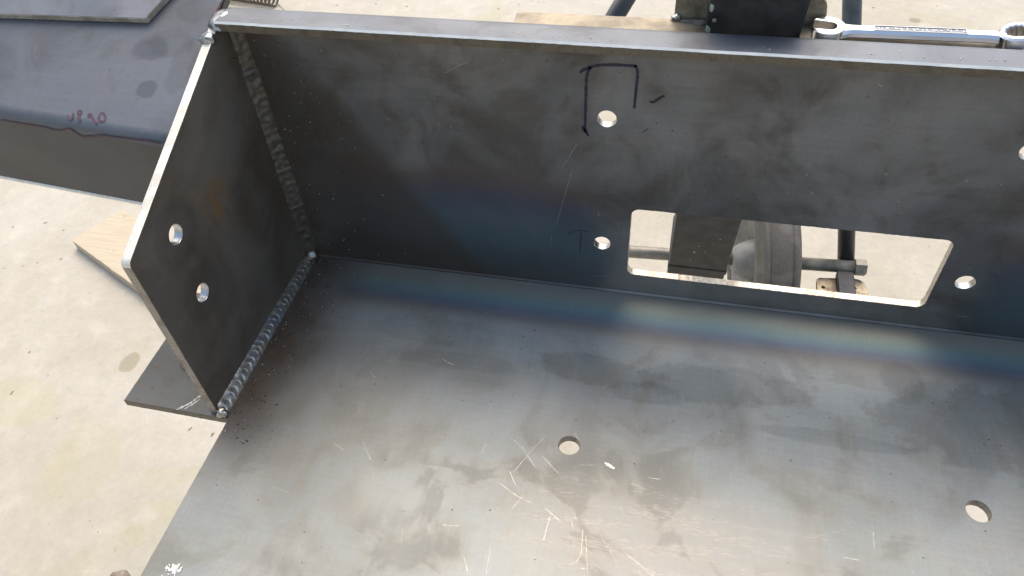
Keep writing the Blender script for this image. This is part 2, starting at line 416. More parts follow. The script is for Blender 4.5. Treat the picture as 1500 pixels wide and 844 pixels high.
SCRB =[
  (0.5,[(233.2,0,139.8),(228.5,0,129.1),(222.6,0,117.9)]),
  (0.5,[(229.9,0,116.3),(223.9,0,90.9),(217.9,0,63.6)]),
  (0.7,[(214,0,52.6),(213.3,0,40.2)]),
  (0.4,[(144.3,0,186.2),(154.4,0,192.4),(165,0,197.6)]),
  (0.8,[(245.4,0,13.8),(248.6,0,13.6),(258.4,0,15.2)]),
  (0.8,[(513.4,0,16.5),(520.9,0,17.2)]),
  (0.6,[(264,0,73.2),(264.6,0,70)]),
]

# ---------------------------------------------------------------- object helpers
V = Vector
RND = random.Random(7)

def tag(o, label=None, cat=None, group=None, kind=None):
    if label: o['label'] = label
    if cat: o['category'] = cat
    if group: o['group'] = group
    if kind: o['kind'] = kind
    return o

def empty(name, label, cat, loc=(0, 0, 0)):
    o = bpy.data.objects.new(name, None); C.objects.link(o)
    o.empty_display_size = 0.02
    o.location = [c * MM for c in loc]
    return tag(o, label, cat)

def link(name, me, mats, parent=None, smooth=False):
    """mesh built in world millimetres; the object keeps the world origin so textures are in millimetres"""
    for v in me.vertices: v.co *= MM
    for m in (mats if isinstance(mats, (list, tuple)) else [mats]): me.materials.append(m)
    o = bpy.data.objects.new(name, me); C.objects.link(o)
    if parent:
        o.parent = parent
        o.matrix_parent_inverse = Matrix.Translation(-V(parent.location))
    if smooth: me.polygons.foreach_set('use_smooth', [True] * len(me.polygons))
    me.update()
    return o

def from_bm(name, bm, mats, parent=None, smooth=False):
    bmesh.ops.recalc_face_normals(bm, faces=bm.faces)
    me = bpy.data.meshes.new(name); bm.to_mesh(me); bm.free()
    return link(name, me, mats, parent, smooth)

def circle(cx, cy, r, n=44):
    return [(cx + r * math.cos(2 * math.pi * i / n), cy + r * math.sin(2 * math.pi * i / n)) for i in range(n)]

def rounded(pts, rads, seg=7):
    out = []
    n = len(pts)
    for i, p in enumerate(pts):
        r = rads[i] if isinstance(rads, (list, tuple)) else rads
        p = V(p); a = V(pts[i - 1]) - p; b = V(pts[(i + 1) % n]) - p
        if r <= 0: out.append(tuple(p)); continue
        a.normalize(); b.normalize()
        half = a.angle(b) / 2
        d = r / math.tan(half)
        c = p + (a + b).normalized() * (r / math.sin(half))
        s = p + a * d - c; e = p + b * d - c
        ang = s.angle_signed(e)
        for k in range(seg + 1):
            t = -ang * k / seg
            out.append((c.x + s.x * math.cos(t) - s.y * math.sin(t), c.y + s.x * math.sin(t) + s.y * math.cos(t)))
    return out

def dense(pts, step, wob=0.0, seed=0):
    """points added along an outline, with a slight wander as a torch leaves"""
    out = []
    n = len(pts)
    for i in range(n):
        a = V(pts[i]); b = V(pts[(i + 1) % n]); L = (b - a).length
        k = max(1, int(L / step))
        nrm = V((-(b - a).y, (b - a).x)) / max(L, 1e-6)
        for j in range(k):
            p = a + (b - a) * (j / k)
            q = mnoise.noise(V((p.x * 0.35 + seed, p.y * 0.35, 0))) * wob if j else 0
            out.append((p.x + nrm.x * q, p.y + nrm.y * q))
    return out

def plate(name, outline, holes, thick, org, u, v, mats, parent=None, bevel=0.5, hole_mat=None, hole_flags=()):
    """flat plate cut from sheet: outline and holes in (u, v), thickness along u x v centred on org"""
    cu = bpy.data.curves.new(name, 'CURVE')
    cu.dimensions = '2D'; cu.fill_mode = 'BOTH'
    cu.extrude = thick / 2 - bevel
    cu.bevel_depth = bevel; cu.bevel_resolution = 1; cu.offset = -bevel
    for loop in [outline] + list(holes):
        sp = cu.splines.new('POLY'); sp.points.add(len(loop) - 1)
        for pt, c in zip(sp.points, loop): pt.co = (c[0], c[1], 0, 1)
        sp.use_cyclic_u = True
    tmp = bpy.data.objects.new(name, cu); C.objects.link(tmp)
    dg = bpy.context.evaluated_depsgraph_get()
    me = bpy.data.meshes.new_from_object(tmp.evaluated_get(dg))
    bpy.data.objects.remove(tmp); bpy.data.curves.remove(cu)
    me.name = name
    me.materials.clear()
    u = V(u).normalized(); v = V(v).normalized(); w = u.cross(v); org = V(org)
    idx = []
    for p in me.polygons:
        if abs(p.normal.z) > 0.9: idx.append(0)
        else:
            c = p.center; k = 1
            for cc in hole_flags:
                if (c.x - cc[0]) ** 2 + (c.y - cc[1]) ** 2 < cc[2] ** 2: k = 2
            idx.append(k)
    for vert in me.vertices:
        c = vert.co.copy(); vert.co = org + u * c.x + v * c.y + w * c.z
    o = link(name, me, mats, parent)
    me.polygons.foreach_set('material_index', idx)
    me.polygons.foreach_set('use_smooth', [False] * len(me.polygons))
    return o

def extrude_profile(name, prof, xs, mats, parent=None, shift=lambda x: (0, 0), wob=None, face_mat=None, smooth=()):
    """closed (y, z) profile swept along x"""
    bm = bmesh.new(); rings = []
    for x in xs:
        dy, dz = shift(x)
        ring = []
        for i, (y, z) in enumerate(prof):
            oy, oz = wob(x, i) if wob else (0, 0)
            ring.append(bm.verts.new((x, y + dy + oy, z + dz + oz)))
        rings.append(ring)
    n = len(prof)
    for a, b in zip(rings, rings[1:]):
        for i in range(n):
            f = bm.faces.new((a[i], a[(i + 1) % n], b[(i + 1) % n], b[i]))
            if face_mat: f.material_index = face_mat(i)
            if i in smooth: f.smooth = True
    e = 1 if face_mat else 0
    for r in (rings[0], rings[-1]):
        f = bm.faces.new(r); f.material_index = e
    return from_bm(name, bm, mats, parent)

def ribbon(bm, pts, width, nrm, lift=0.12, rnd=0.25, step=1.0, rough=True):
    """a thin stroke lying on a surface"""
    nrm = V(nrm).normalized()
    P = [V(p) + nrm * lift for p in pts]
    Q = []
    for a, b in zip(P, P[1:]):
        k = max(1, int((b - a).length / step))
        Q += [a + (b - a) * (j / k) for j in range(k)]
    Q.append(P[-1])
    if len(Q) > 3:                                            # soften the corners
        for _ in range(2): Q = [Q[0]] + [(Q[i - 1] + Q[i] * 2 + Q[i + 1]) / 4 for i in range(1, len(Q) - 1)] + [Q[-1]]
    prev = None
    for i, p in enumerate(Q):
        t = (Q[min(i + 1, len(Q) - 1)] - Q[max(i - 1, 0)]).normalized()
        s = t.cross(nrm).normalized()
        w = width / 2 * (1 + RND.uniform(-rnd, rnd))
        if i in (0, len(Q) - 1): w *= 0.45
        cur = (bm.verts.new(p + s * w), bm.verts.new(p - s * w))
        if prev: bm.faces.new((prev[0], prev[1], cur[1], cur[0]))
        prev = cur

def strokes(name, lists, nrm, mat, parent, lift=0.12, rnd=0.2, wmul=1.0, label=None):
    bm = bmesh.new()
    for w, pts in lists: ribbon(bm, pts, w * wmul, nrm, lift, rnd)
    o = from_bm(name, bm, mat, parent)
    if label: o['label'] = label
    return o

def weld(name, p0, p1, n1, n2, r, pitch, mat, parent, ripple=0.45, convex=0.86, wob=0.3, chevron=1.2, seed=0, restarts=()):
    """fillet weld with overlapping ripples along the corner p0-p1"""
    p0, p1, n1, n2 = V(p0), V(p1), V(n1), V(n2)
    L = (p1 - p0).length; d = (p1 - p0) / L
    nu = int(L / 0.42); nv = 12
    bm = bmesh.new(); rows = []
    for i in range(nu + 1):
        s = L * i / nu; row = []
        endf = min(1.0, (s / 3.0 + 0.45), ((L - s) / 3.0 + 0.45))
        for j in range(nv + 1):
            th = math.pi / 2 * j / nv
            q = (j / nv - 0.5) * 2
            base = r / (math.cos(th) + math.sin(th))
            rho = base * (1 - convex) * 0 + r * (0.70 + 0.30 * (abs(q) ** 2)) * endf
            ph = (s + mnoise.noise(V((s * 0.12, seed, 3))) * 2.0) / pitch + chevron * (1 - q * q) * 0.5
            saw = ph % 1.0
            rho += ripple * ((saw ** 0.6) * (1 - max(0, saw - 0.82) / 0.18)) * (1 - 0.55 * q * q)
            rho += wob * mnoise.noise(V((s * 0.22, j * 0.16, seed)))
            for c, amp in restarts: rho += amp * math.exp(-((s - c) / 2.2) ** 2) * (1 - 0.5 * q * q)
            row.append(bm.verts.new(p0 + d * s + n1 * (math.cos(th) * rho) + n2 * (math.sin(th) * rho)))
        rows.append(row)
    for a, b in zip(rows, rows[1:]):
        for j in range(nv): bm.faces.new((a[j], a[j + 1], b[j + 1], b[j]))
    for row, c in ((rows[0], p0), (rows[-1], p1)):
        cv = bm.verts.new(c)
        for j in range(nv): bm.faces.new((row[j], row[j + 1], cv))
    return from_bm(name, bm, mat, parent, smooth=True)

def blob(name, c, rad, mat, parent, seed=0, amp=0.3, sub=3, freq=0.35):
    bm = bmesh.new(); bmesh.ops.create_icosphere(bm, subdivisions=sub, radius=1)
    for v in bm.verts:
        k = 1 + amp * mnoise.noise(v.co * 1.3 + V((seed, 0, 0))) + amp * 0.5 * mnoise.noise(v.co * 3.5 + V((seed, 4, 0)))
        v.co = V((v.co.x * rad[0] * k + c[0], v.co.y * rad[1] * k + c[1], v.co.z * rad[2] * k + c[2]))
    return from_bm(name, bm, mat, parent, smooth=True)

def frame(d, hint=(0, 0, 1)):
    d = V(d).normalized(); h = V(hint)
    if abs(d.dot(h)) > 0.95: h = V((1, 0, 0))
    a = h.cross(d).normalized(); return a, d.cross(a), d

def tube(bm, p0, p1, r, n=20, r1=None, cap=True):
    p0, p1 = V(p0), V(p1); a, b, d = frame(p1 - p0); r1 = r if r1 is None else r1
    A = []; B = []
    for i in range(n):
        t = 2 * math.pi * i / n; o = a * math.cos(t) + b * math.sin(t)
        A.append(bm.verts.new(p0 + o * r)); B.append(bm.verts.new(p1 + o * r1))
    for i in range(n):
        f = bm.faces.new((A[i], A[(i + 1) % n], B[(i + 1) % n], B[i])); f.smooth = n > 8
    if cap: bm.faces.new(A[::-1]); bm.faces.new(B)

def box(bm, org, u, v, w, bev=0.0):
    """box from a corner with three edge vectors"""
    org, u, v, w = V(org), V(u), V(v), V(w)
    vs = [bm.verts.new(org + u * i + v * j + w * k) for k in (0, 1) for j in (0, 1) for i in (0, 1)]
    fs = [bm.faces.new([vs[i] for i in q]) for q in ((0, 1, 3, 2), (4, 6, 7, 5), (0, 4, 5, 1), (2, 3, 7, 6), (0, 2, 6, 4), (1, 5, 7, 3))]
    if bev:
        es = list({e for f in fs for e in f.edges})
        bmesh.ops.bevel(bm, geom=es, offset=bev, segments=2, affect='EDGES', profile=0.6)

def lathe(name, prof, c, axis, mat, parent, n=64, hint=(0, 0, 1), closed=True):
    """(along, radius) profile turned about an axis"""
    a, b, d = frame(axis, hint); c = V(c); bm = bmesh.new(); rings = []
    for s, r in prof:
        rings.append([bm.verts.new(c + d * s + (a * math.cos(2 * math.pi * i / n) + b * math.sin(2 * math.pi * i / n)) * r) for i in range(n)])
    m = len(rings)
    for k in range(m if closed else m - 1):
        A, B = rings[k], rings[(k + 1) % m]
        for i in range(n):
            bm.faces.new((A[i], A[(i + 1) % n], B[(i + 1) % n], B[i]))
    return from_bm(name, bm, mat, parent, smooth=True)

# ---------------------------------------------------------------- ground
GZ = -465.0
bm = bmesh.new()
box(bm, (-12000, -9000, GZ - 60), (26000, 0, 0), (0, 26000, 0), (0, 0, 60))
floor_o = from_bm('concrete_floor', bm, M_CONC)
tag(floor_o, 'pale cream concrete floor below the steel bumper', kind='structure')
bm = bmesh.new()
ribbon(bm, [(-900, 1470, GZ), (-836, 1392, GZ), (-782, 1337, GZ), (-700, 1270, GZ)], 3.0, (0, 0, 1), 0.5, 0.3, 12)
tag(from_bm('floor_joint', bm, M_JOINT, floor_o), kind='structure')
bm = bmesh.new()
for i in range(420):                                          # grit, straw and leaf crumbs
    x = RND.uniform(-1500, 1400); y = RND.uniform(-150, 1900); s = RND.choice((1.5, 2, 2, 3, 4, 6))
    a = RND.uniform(0, math.pi); w = s * RND.uniform(0.2, 0.5)
    box(bm, (x, y, GZ + 0.1), (s * math.cos(a), s * math.sin(a), 0), (-w * math.sin(a), w * math.cos(a), 0), (0, 0, 0.7))
tag(from_bm('floor_grit', bm, M_CHAFF), 'scattered brown grit and leaf crumbs lying on the concrete floor', 'grit', kind='stuff')

# ---------------------------------------------------------------- the bumper
bump = empty('steel_bumper', 'bare dark steel winch bumper tray with welded end gusset, heat stains and bolt holes', 'bumper')
T = 6.35
XR = 766.0
hf = [(252.9, 50.1), (506.9, 50.1), (252.9, 160.9), (505.0, 160.9)]
slot = rounded([(273.4, 20.6), (488.6, 20.6), (488.6, 86.6), (273.4, 86.6)], [6, 6, 6, 6])
slot = dense(slot, 2.2, 0.35, 3)
holes = [circle(x, z, 6.3) for x, z in hf] + [slot]
back = plate('back_plate', [(-6, 1.8), (XR, 1.8), (XR, 215.15), (-6, 215.15)], holes, T, (0, T / 2, 0), (1, 0, 0), (0, 0, 1),
             [M_BACK, M_EDGE, M_HOLE], bump, 0.4, hole_flags=[(x, z, 7.2) for x, z in hf])
th = [(252.9, -148.8), (506.9, -148.8), (252.9, -263.1), (506.9, -263.1)]
tray_out = [(10, -335), (XR, -335), (XR, -1.8), (-6, -1.8), (-6, -60), (-78, -60), (-77, -171.3), (9, -172.3)]
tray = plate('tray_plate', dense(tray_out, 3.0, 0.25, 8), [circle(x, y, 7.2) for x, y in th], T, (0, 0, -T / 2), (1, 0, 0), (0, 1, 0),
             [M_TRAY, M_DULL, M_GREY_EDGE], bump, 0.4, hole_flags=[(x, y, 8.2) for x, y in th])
# inside bend between tray and back plate
arc = lambda cy, cz, r, a0, a1, n=6: [(cy + r * math.cos(math.radians(a0 + (a1 - a0) * i / n)), cz + r * math.sin(math.radians(a0 + (a1 - a0) * i / n))) for i in range(n + 1)]
prof = arc(-1.8, 1.8, 1.8, 0, -90) + arc(-1.8, 1.8, 8.15, -90, 0)
bendp = extrude_profile('press_bend', prof, [-6, 200, 400, 600, XR], [M_BACK, M_DULL], bump, face_mat=lambda i: 0)
# top flange with its rolled back corner
prof = [(-21.9, 219.2), (-21.9, 224.2), (-20.9, 225.5)] + arc(-4, 215.15, 10.35, 90, 0, 8) + arc(-4, 215.15, 4, 0, 90, 5)
def fw(x, i):
    if i > 2: return (0, 0)
    q = mnoise.noise(V((x * 0.03, 1, 0))) * 0.9 + mnoise.noise(V((x * 0.2, 5, 0))) * 0.25
    return (q * 0.5 + (0.22 * mnoise.noise(V((x * 0.6, i, 0))) if i == 1 else 0), 0.2 * mnoise.noise(V((x * 0.3, 8, 0))) if i == 1 else 0)
xs = [2 + (XR - 2) * i / 260 for i in range(261)]
flange = extrude_profile('top_flange', prof, xs, [M_FLANGE, M_DULL, M_GLINT], bump, wob=fw, smooth=range(3, 12),
                         face_mat=lambda i: 1 if i == 0 else 2 if i == 1 else 0)
# end gusset (Y, Z) seen on its inner face, and its twin beyond the right edge of the photograph
gout = rounded([(-0.3, 0.4), (-0.3, 219), (-18, 219), (-171, 152.5), (-169.5, 0.4)], [0, 0, 0, 5, 0], 5)
gh = [(-128.5, 138, 6.6), (-130.5, 87, 6.6)]
gus = plate('gusset_plate', dense(gout, 7, 0.16, 21), [circle(*g) for g in gh], T, (-T / 2, 0, 0), (0, 1, 0), (0, 0, 1),
            [M_GUSS, M_BRIGHT, M_HOLE], bump, 0.6, hole_flags=[(g[0], g[1], 7.6) for g in gh])
for p in gus.data.polygons:
    if p.material_index == 1 and p.normal.y < -0.6 and p.center.z < 0.1485: p.material_index = 3
gus.data.materials.append(M_GREY_EDGE)
for p in back.data.polygons:
    if p.center.z < 0.0035: p.material_index = 0
for p in tray.data.polygons:
    if p.center.y > -0.004: p.material_index = 0
gus['label'] = 'dark brown end gusset with two bolt holes and bright ground edge'
gus2 = gus.copy(); C.objects.link(gus2); gus2.location.x += 0.760 + T * MM
gus2['label'] = 'far end gusset of the tray'
# welds
weld('weld_bead', (0, -1, 0), (0, -168, 0), (1, 0, 0), (0, 0, 1), 6.7, 5.6, M_WELD, bump, 0.45, chevron=1.7, seed=1)['label'] = 'rippled silver and blue weld bead along the tray'
weld('weld_bead', (0, 0, 3), (0, 0, 60), (1, 0, 0), (0, -1, 0), 7.6, 6.5, M_WELD_DARK, bump, 0.16, seed=2, chevron=0.9, wob=0.7, restarts=((54, 0.9),))['label'] = 'dark upright weld bead against the back plate'
weld('weld_bead', (0, 0, 55), (0, 0, 98), (1, 0, 0), (0, -1, 0), 8.2, 7.5, M_WELD_DARK, bump, 0.14, seed=3, chevron=0.9, wob=0.7, restarts=((39, 1.0),))
weld('weld_bead', (0, 0, 92), (0, 0, 183), (1, 0, 0), (0, -1, 0), 7.4, 9.0, M_WELD_DARK, bump, 0.14, seed=4, chevron=0.9, wob=1.0, restarts=((87, 1.6),))
weld('weld_bead', (0, 0, 177), (0, 0, 219), (1, 0, 0), (0, -1, 0), 6.8, 8.0, M_WELD_DARK, bump, 0.15, seed=5, chevron=0.9, wob=0.8)
blob('weld_blob', (5.0, -6, 6.0), (5.0, 5.0, 4.6), M_WELD, bump, 3, 0.25)
blob('weld_blob', (3.5, -169, 2.0), (4.6, 3.6, 3.4), M_WELD, bump, 9, 0.45)
blob('weld_blob', (-44, -132, 0.5), (8, 5.5, 3.4), M_WELD, bump, 12, 0.5)
blob('weld_blob', (-38, -138, 0.5), (4, 4, 2.6), M_WELD, bump, 15, 0.5)
# ground corner where flange, gusset and wing meet
corner = blob('weld_corner', (1, -10, 220.6), (8.5, 12.5, 5.2), M_WELD_TOP, bump, 5, 0.22)
blob('weld_blob', (-4.0, -25.5, 215.0), (5.0, 4.6, 4.0), M_WELD_TOP, bump, 25, 0.4)
weld('weld_bead', (-9, 18, 223), (-7, -26, 209), (0.2, 0, 1), (-1, 0, 0.2), 4.2, 4.5, M_SPAT_DK, bump, 0.4, seed=11)
# spatter, filings and residue
def specks(name, n, fn, rmin, rmax, mat, parent):
    bm = bmesh.new()
    for _ in range(n):
        c, r = fn(), RND.uniform(rmin, rmax) * RND.choice((0.6, 1, 1))
        m = Matrix.Translation(c) @ Matrix.Scale(r, 4)
        bmesh.ops.create_icosphere(bm, subdivisions=1, radius=1, matrix=m)
    return tag(from_bm(name, bm, mat, parent, smooth=True), kind='stuff')
specks('weld_spatter', 130, lambda: V((8 + abs(RND.gauss(0, 24)), -RND.uniform(4, 190), 0.1)), 0.25, 0.75, M_SPAT, bump)
specks('weld_spatter', 220, lambda: V((8 + abs(RND.gauss(0, 16)), -RND.uniform(4, 190), 0.1)), 0.3, 0.9, M_SPAT_DK, bump)
specks('weld_spatter', 90, lambda: V((8 + abs(RND.gauss(0, 34)), -0.1, RND.uniform(8, 205))), 0.25, 0.7, M_SPAT, bump)
specks('weld_spatter', 110, lambda: V((8 + abs(RND.gauss(0, 16)), -0.1, RND.uniform(8, 205))), 0.3, 0.8, M_SPAT_DK, bump)
specks('weld_spatter', 90, lambda: V((0.1, -8 - abs(RND.gauss(0, 22)), RND.uniform(8, 200))), 0.25, 0.8, M_SPAT_DK, bump)
specks('tray_grit', 80, lambda: V((RND.uniform(20, 560), -RND.uniform(20, 320), 0.1)), 0.15, 0.5, M_SPAT_DK, bump)
specks('tray_grit', 60, lambda: V((RND.uniform(20, 560), -RND.uniform(10, 320), 0.1)), 0.2, 0.6, M_SPAT, bump)
specks('flange_spatter', 150, lambda: V((RND.uniform(10, 520), RND.gauss(-15.5, 1.5), 225.5)), 0.2, 0.6, M_SPAT, bump)
bm = bmesh.new()
for i in range(46):                                           # white flaky patch near the tray's left edge
    a = RND.uniform(0, 6.28); q = abs(RND.gauss(0, 0.55)); c = V((28 + 6.5 * q * math.cos(a), -281 + 4.5 * q * math.sin(a), 0.3))
    m = Matrix.Translation(c) @ Matrix.Rotation(RND.uniform(0, 3), 4, 'Z') @ Matrix.Diagonal((RND.uniform(.6, 2.0), RND.uniform(.4, 1.0), 0.5, 1))
    bmesh.ops.create_icosphere(bm, subdivisions=1, radius=1, matrix=m)
tag(from_bm('white_residue', bm, M_CHALK, bump), kind='stuff')
# marker writing and scratches
strokes('marker_bracket', MARK[:4], (0, -1, 0), M_INK, bump, 0.10)['label'] = 'navy marker bracket drawn round the upper bolt hole'
strokes('marker_tick', MARK[4:5], (0, -1, 0), M_INK, bump, 0.10)
strokes('marker_letter', MARK[5:7], (0, -1, 0), M_INK2, bump, 0.10)['label'] = 'faint dark marker letter T'
strokes('marker_tick', MARK[7:], (0, -1, 0), M_INK2, bump, 0.10)
for i, sc in enumerate(SCR):
    if i in (21, 22, 23, 24): continue
    strokes('scratch', [sc], (0, 0, 1), M_SCRATCH if i in (11, 14, 15, 16, 17) else M_SCRATCH2, bump, 0.05, 0.6, 0.8 if i in (11, 14, 15, 16) else 0.45)
for sc in SCRB: strokes('scratch', [sc], (0, -1, 0), M_SCRATCH2, bump, 0.06, 0.6, 0.7)
extra = []
for i in range(60):
    x = RND.uniform(60, 540); y = -RND.uniform(110, 320); a = RND.choice((RND.uniform(-0.2, 0.2), RND.uniform(-1.3, -0.6), RND.uniform(1.3, 1.8))); L = RND.uniform(3, 20)
    extra.append((RND.uniform(0.12, 0.3), [(x, y, 0), (x + L * math.cos(a), y + L * math.sin(a), 0)]))
strokes('fine_scratches', extra, (0, 0, 1), M_SCRATCH2, bump, 0.05, 0.6)['kind'] = 'stuff'
extra = []
for i in range(46):
    if i < 22: x, z = 14 + abs(RND.gauss(0, 40)), RND.uniform(90, 208)
    else: x, z = RND.uniform(60, 520), RND.uniform(10, 205)
    a = RND.uniform(-1.3, -0.5); L = RND.uniform(0.8, 3.5)
    extra.append((RND.uniform(0.15, 0.4), [(x, 0, z), (x + L * math.cos(a), 0, z + L * math.sin(a))]))
strokes('fine_scratches', extra, (0, -1, 0), M_SCRATCH, bump, 0.05, 0.6)['kind'] = 'stuff'
strokes('scraped_mark', [(1.6, [(-33, -172, 0), (-26, -165, 0), (-19, -153, 0)]), (1.0, [(-27, -170, 0), (-20, -160, 0)])], (0, 0, 1), M_SCRATCH, bump, 0.06, 0.7)

# left wing: sloping face, bend and upright lip
b0 = V((-137.21, -82.37, 185.15)); b1 = V((-12.03, -90.73, 181.72)); dv = (b1 - b0) / (b1.x - b0.x)
def wshift(x): return (dv.y * (x + 12.03), dv.z * (x + 12.03))
sl = V((1, 0.41)).normalized(); nr = V((-0.41, 1)).normalized()
A = V((-90.73, 181.72)); TW = 4.8
top = A + sl * 168
r = 9.0
outer = [(A.x - 1.0, A.y - 61.5), (A.x - 0.9, A.y - 60.4), (A.x, A.y - 59.6)]
# bend arc tangent to the upright lip and to the sloping face
phi = math.atan2(nr.y, nr.x)
half = (math.pi - phi) / 2
cx, cz = A.x + r, None
tdist = r * math.tan(half)
cc = (A.x + r, A.y - tdist)
angs = [math.pi + (phi - math.pi) * i / 6 for i in range(7)]
outer += [(cc[0] + r * math.cos(a), cc[1] + r * math.sin(a)) for a in angs]
n_bend = len(outer)
outer += [(top.x, top.y)]
ri = 4.2
inner = [(top.x - nr.x * TW, top.y - nr.y * TW)] + [(cc[0] + ri * math.cos(a), cc[1] + ri * math.sin(a)) for a in angs[::-1]]
inner = [inner[0]] + [(x if i else x, y) for i, (x, y) in enumerate(inner[1:])]
low = [(A.x + TW, A.y - 61.5), (A.x + 0.5, A.y - 62.1)]
prof = outer + inner + low
npf = len(prof)
def wmat(i):
    if i == n_bend - 1: return 0                    # sloping face
    if i in (0, 1): return 2
    if i == 2: return 1
    if i < n_bend - 1: return 0
    if i >= npf - 3 and i < npf: return 2
    return 1
xs = [-430 + (430 - 7.5) * i / 60 for i in range(61)]
wing = extrude_profile('wing_plate', prof, xs, [M_WING, M_LIP, M_BRIGHT], bump, shift=wshift, face_mat=wmat, smooth=range(3, 9))
wing['label'] = 'blue grey sloping wing plate with bent lip beyond the gusset'
nw = V((0, -0.41, 1)).normalized()
strokes('marker_writing', WROTE, nw, M_INK3, bump, 0.25)['label'] = 'hand-written marker UP 90'
strokes('marker_line', [(w, [(x, y - 0.3, z - 1) for x, y, z in p]) for w, p in WAVY], (0, -1, 0), M_INK3, bump, 0.25)['label'] = 'wavy maroon marker line below the bend'
# doubler strip lying on the wing
uu = V((1, 0.025, 0.0102)).normalized(); vv = nw.cross(uu).normalized()
O = V((-56.7, -11.7, 219.6)) - nw * 2.4
def uvp(p): q = V(p) - O; return (q.dot(uu), q.dot(vv))
e = uvp((-50.0, 3.1, 225.7)); k = 90 / e[1]
doub = plate('doubler_strip', dense([(-360, -1.2), (0, 0), (e[0] * k, 90), (-360, 90)], 3, 0.25, 2), [], 4.8, O, uu, vv, [M_LIP if False else M_FLANGE, M_EDGE], bump, 0.5)
doub['label'] = 'grey strip with angled end lying over the wing'

# ---------------------------------------------------------------- prop stand behind the bumper
stand = empty('support_stand', 'dark square post stand with black tube legs and wheeled axle behind the bumper', 'stand', (340, 400, GZ))
dd = V((-0.0091, 0.3735, -1.0412)).normalized()
wx = V((1, 0, 0)); wx = (wx - dd * wx.dot(dd)).normalized(); wn = dd.cross(wx).normalized()
if wn.y > 0: wn = -wn                               # outward normal of the face towards the viewer
P0 = V((335.5, 9.5, 231)); PW = 55.0
def post_pt(a, s, t): return P0 + wx * a + dd * s - wn * t
bm = bmesh.new()
box(bm, post_pt(-PW / 2, -34, 0), wx * PW, -wn * PW, dd * 415, 2.5)
from_bm('post', bm, M_POST, stand)
bm = bmesh.new()
for s in (333,):
    box(bm, post_pt(-PW / 2 - 0.8, s, -0.9), wx * (PW + 1.6), -wn * (PW + 1.8), dd * 7, 1.2)
from_bm('post_collar', bm, M_POST, stand)
bm = bmesh.new()
for (a, s, w, h) in ((-25.5, -6, 2.6, 6), (-25.8, 12, 3.0, 9), (-23, 4, 2.5, 3), (8, 19, 2, 2), (12, 17, 2.5, 3), (-6, 300, 2, 3), (3, 296, 1.5, 1.5), (-8, 318, 1.6, 2), (14, 270, 1.5, 2), (9, 278, 1, 1.4), (-14, 305, 1.1, 1.1), (-3, 287, 1.4, 1.4)):
    c = post_pt(a, s, -0.1)
    bmesh.ops.create_icosphere(bm, subdivisions=2, radius=1, matrix=Matrix.Translation(c) @ Matrix.Diagonal((w / 2, 0.7, h / 2, 1)))
tag(from_bm('paint_chips', bm, M_CHIP, stand, smooth=True), kind='stuff')
xl = post_pt(-PW / 2, 8, 0).x; xr = post_pt(PW / 2, 8, 0).x
bar_l = plate('cross_bar', rounded([(191, 9.5), (xl + 1, 9.5), (xl + 1, 27), (190, 26)], [1, 0, 0, 2], 3), [], 8, (0, 0, 215), (1, 0, 0), (0, 1, 0), [M_OLIVE, M_OLIVE], stand, 0.5)
bar_r = plate('cross_bar', rounded([(xr - 1, 9.5), (478, 9.5), (479, 27), (xr - 1, 27)], [0, 1, 2, 0], 3), [], 8, (0, 0, 215), (1, 0, 0), (0, 1, 0), [M_OLIVE, M_OLIVE], stand, 0.5)
plate('bracket_plate', [(288.6, 200), (xl + 2, 200), (xl + 2, 264), (288.8, 264)], [], 4.5, (0, 29.5, 0), (1, 0, 0), (0, 0, 1), [M_CREAM, M_CREAM], stand, 0.5)
plate('bracket_plate', rounded([(xr - 1, 196), (376.5, 196), (377, 222), (375.5, 232), (369, 240), (xr - 1, 262)], [0, 2, 5, 5, 5, 0], 4), [], 4.5, (0, 29.5, 0), (1, 0, 0), (0, 0, 1), [M_CREAM, M_CREAM], stand, 0.5)
blob('weld_blob', (290, 26, 220), (3, 3, 2.4), M_WELD, stand, 31, 0.4)
blob('weld_blob', (303, 24, 219), (9, 4, 2.2), M_WELD_DARK, stand, 33, 0.4)
# black tube legs down to the axle
bm = bmesh.new(); tube(bm, (474, 570, 66), (556, 431, -345), 11.5, 24); from_bm('leg', bm, M_BLACK, stand)
bm = bmesh.new(); tube(bm, (246, 481, 72), (25, 391, -335), 11.5, 24); from_bm('leg', bm, M_BLACK, stand)
bm = bmesh.new(); ribbon(bm, [(481.0, 550, 6), (482.5, 547, -3), (481, 545, -9)], 4, (0.15, -0.75, 0.6), 10.6, 0.4)
from_bm('scraped_paint', bm, M_CHROME, stand)
AX0, AX1 = V((8, 388, -335)), V((572, 421.5, -335))
bm = bmesh.new(); tube(bm, AX0, AX1, 9.2, 24); from_bm('axle', bm, M_AXLE, stand)
bm = bmesh.new(); tube(bm, AX1 - V((8, 0.4, 0)), AX1 + V((7, 0.4, 0)), 12.0, 6); from_bm('axle_nut', bm, M_AXLE, stand)
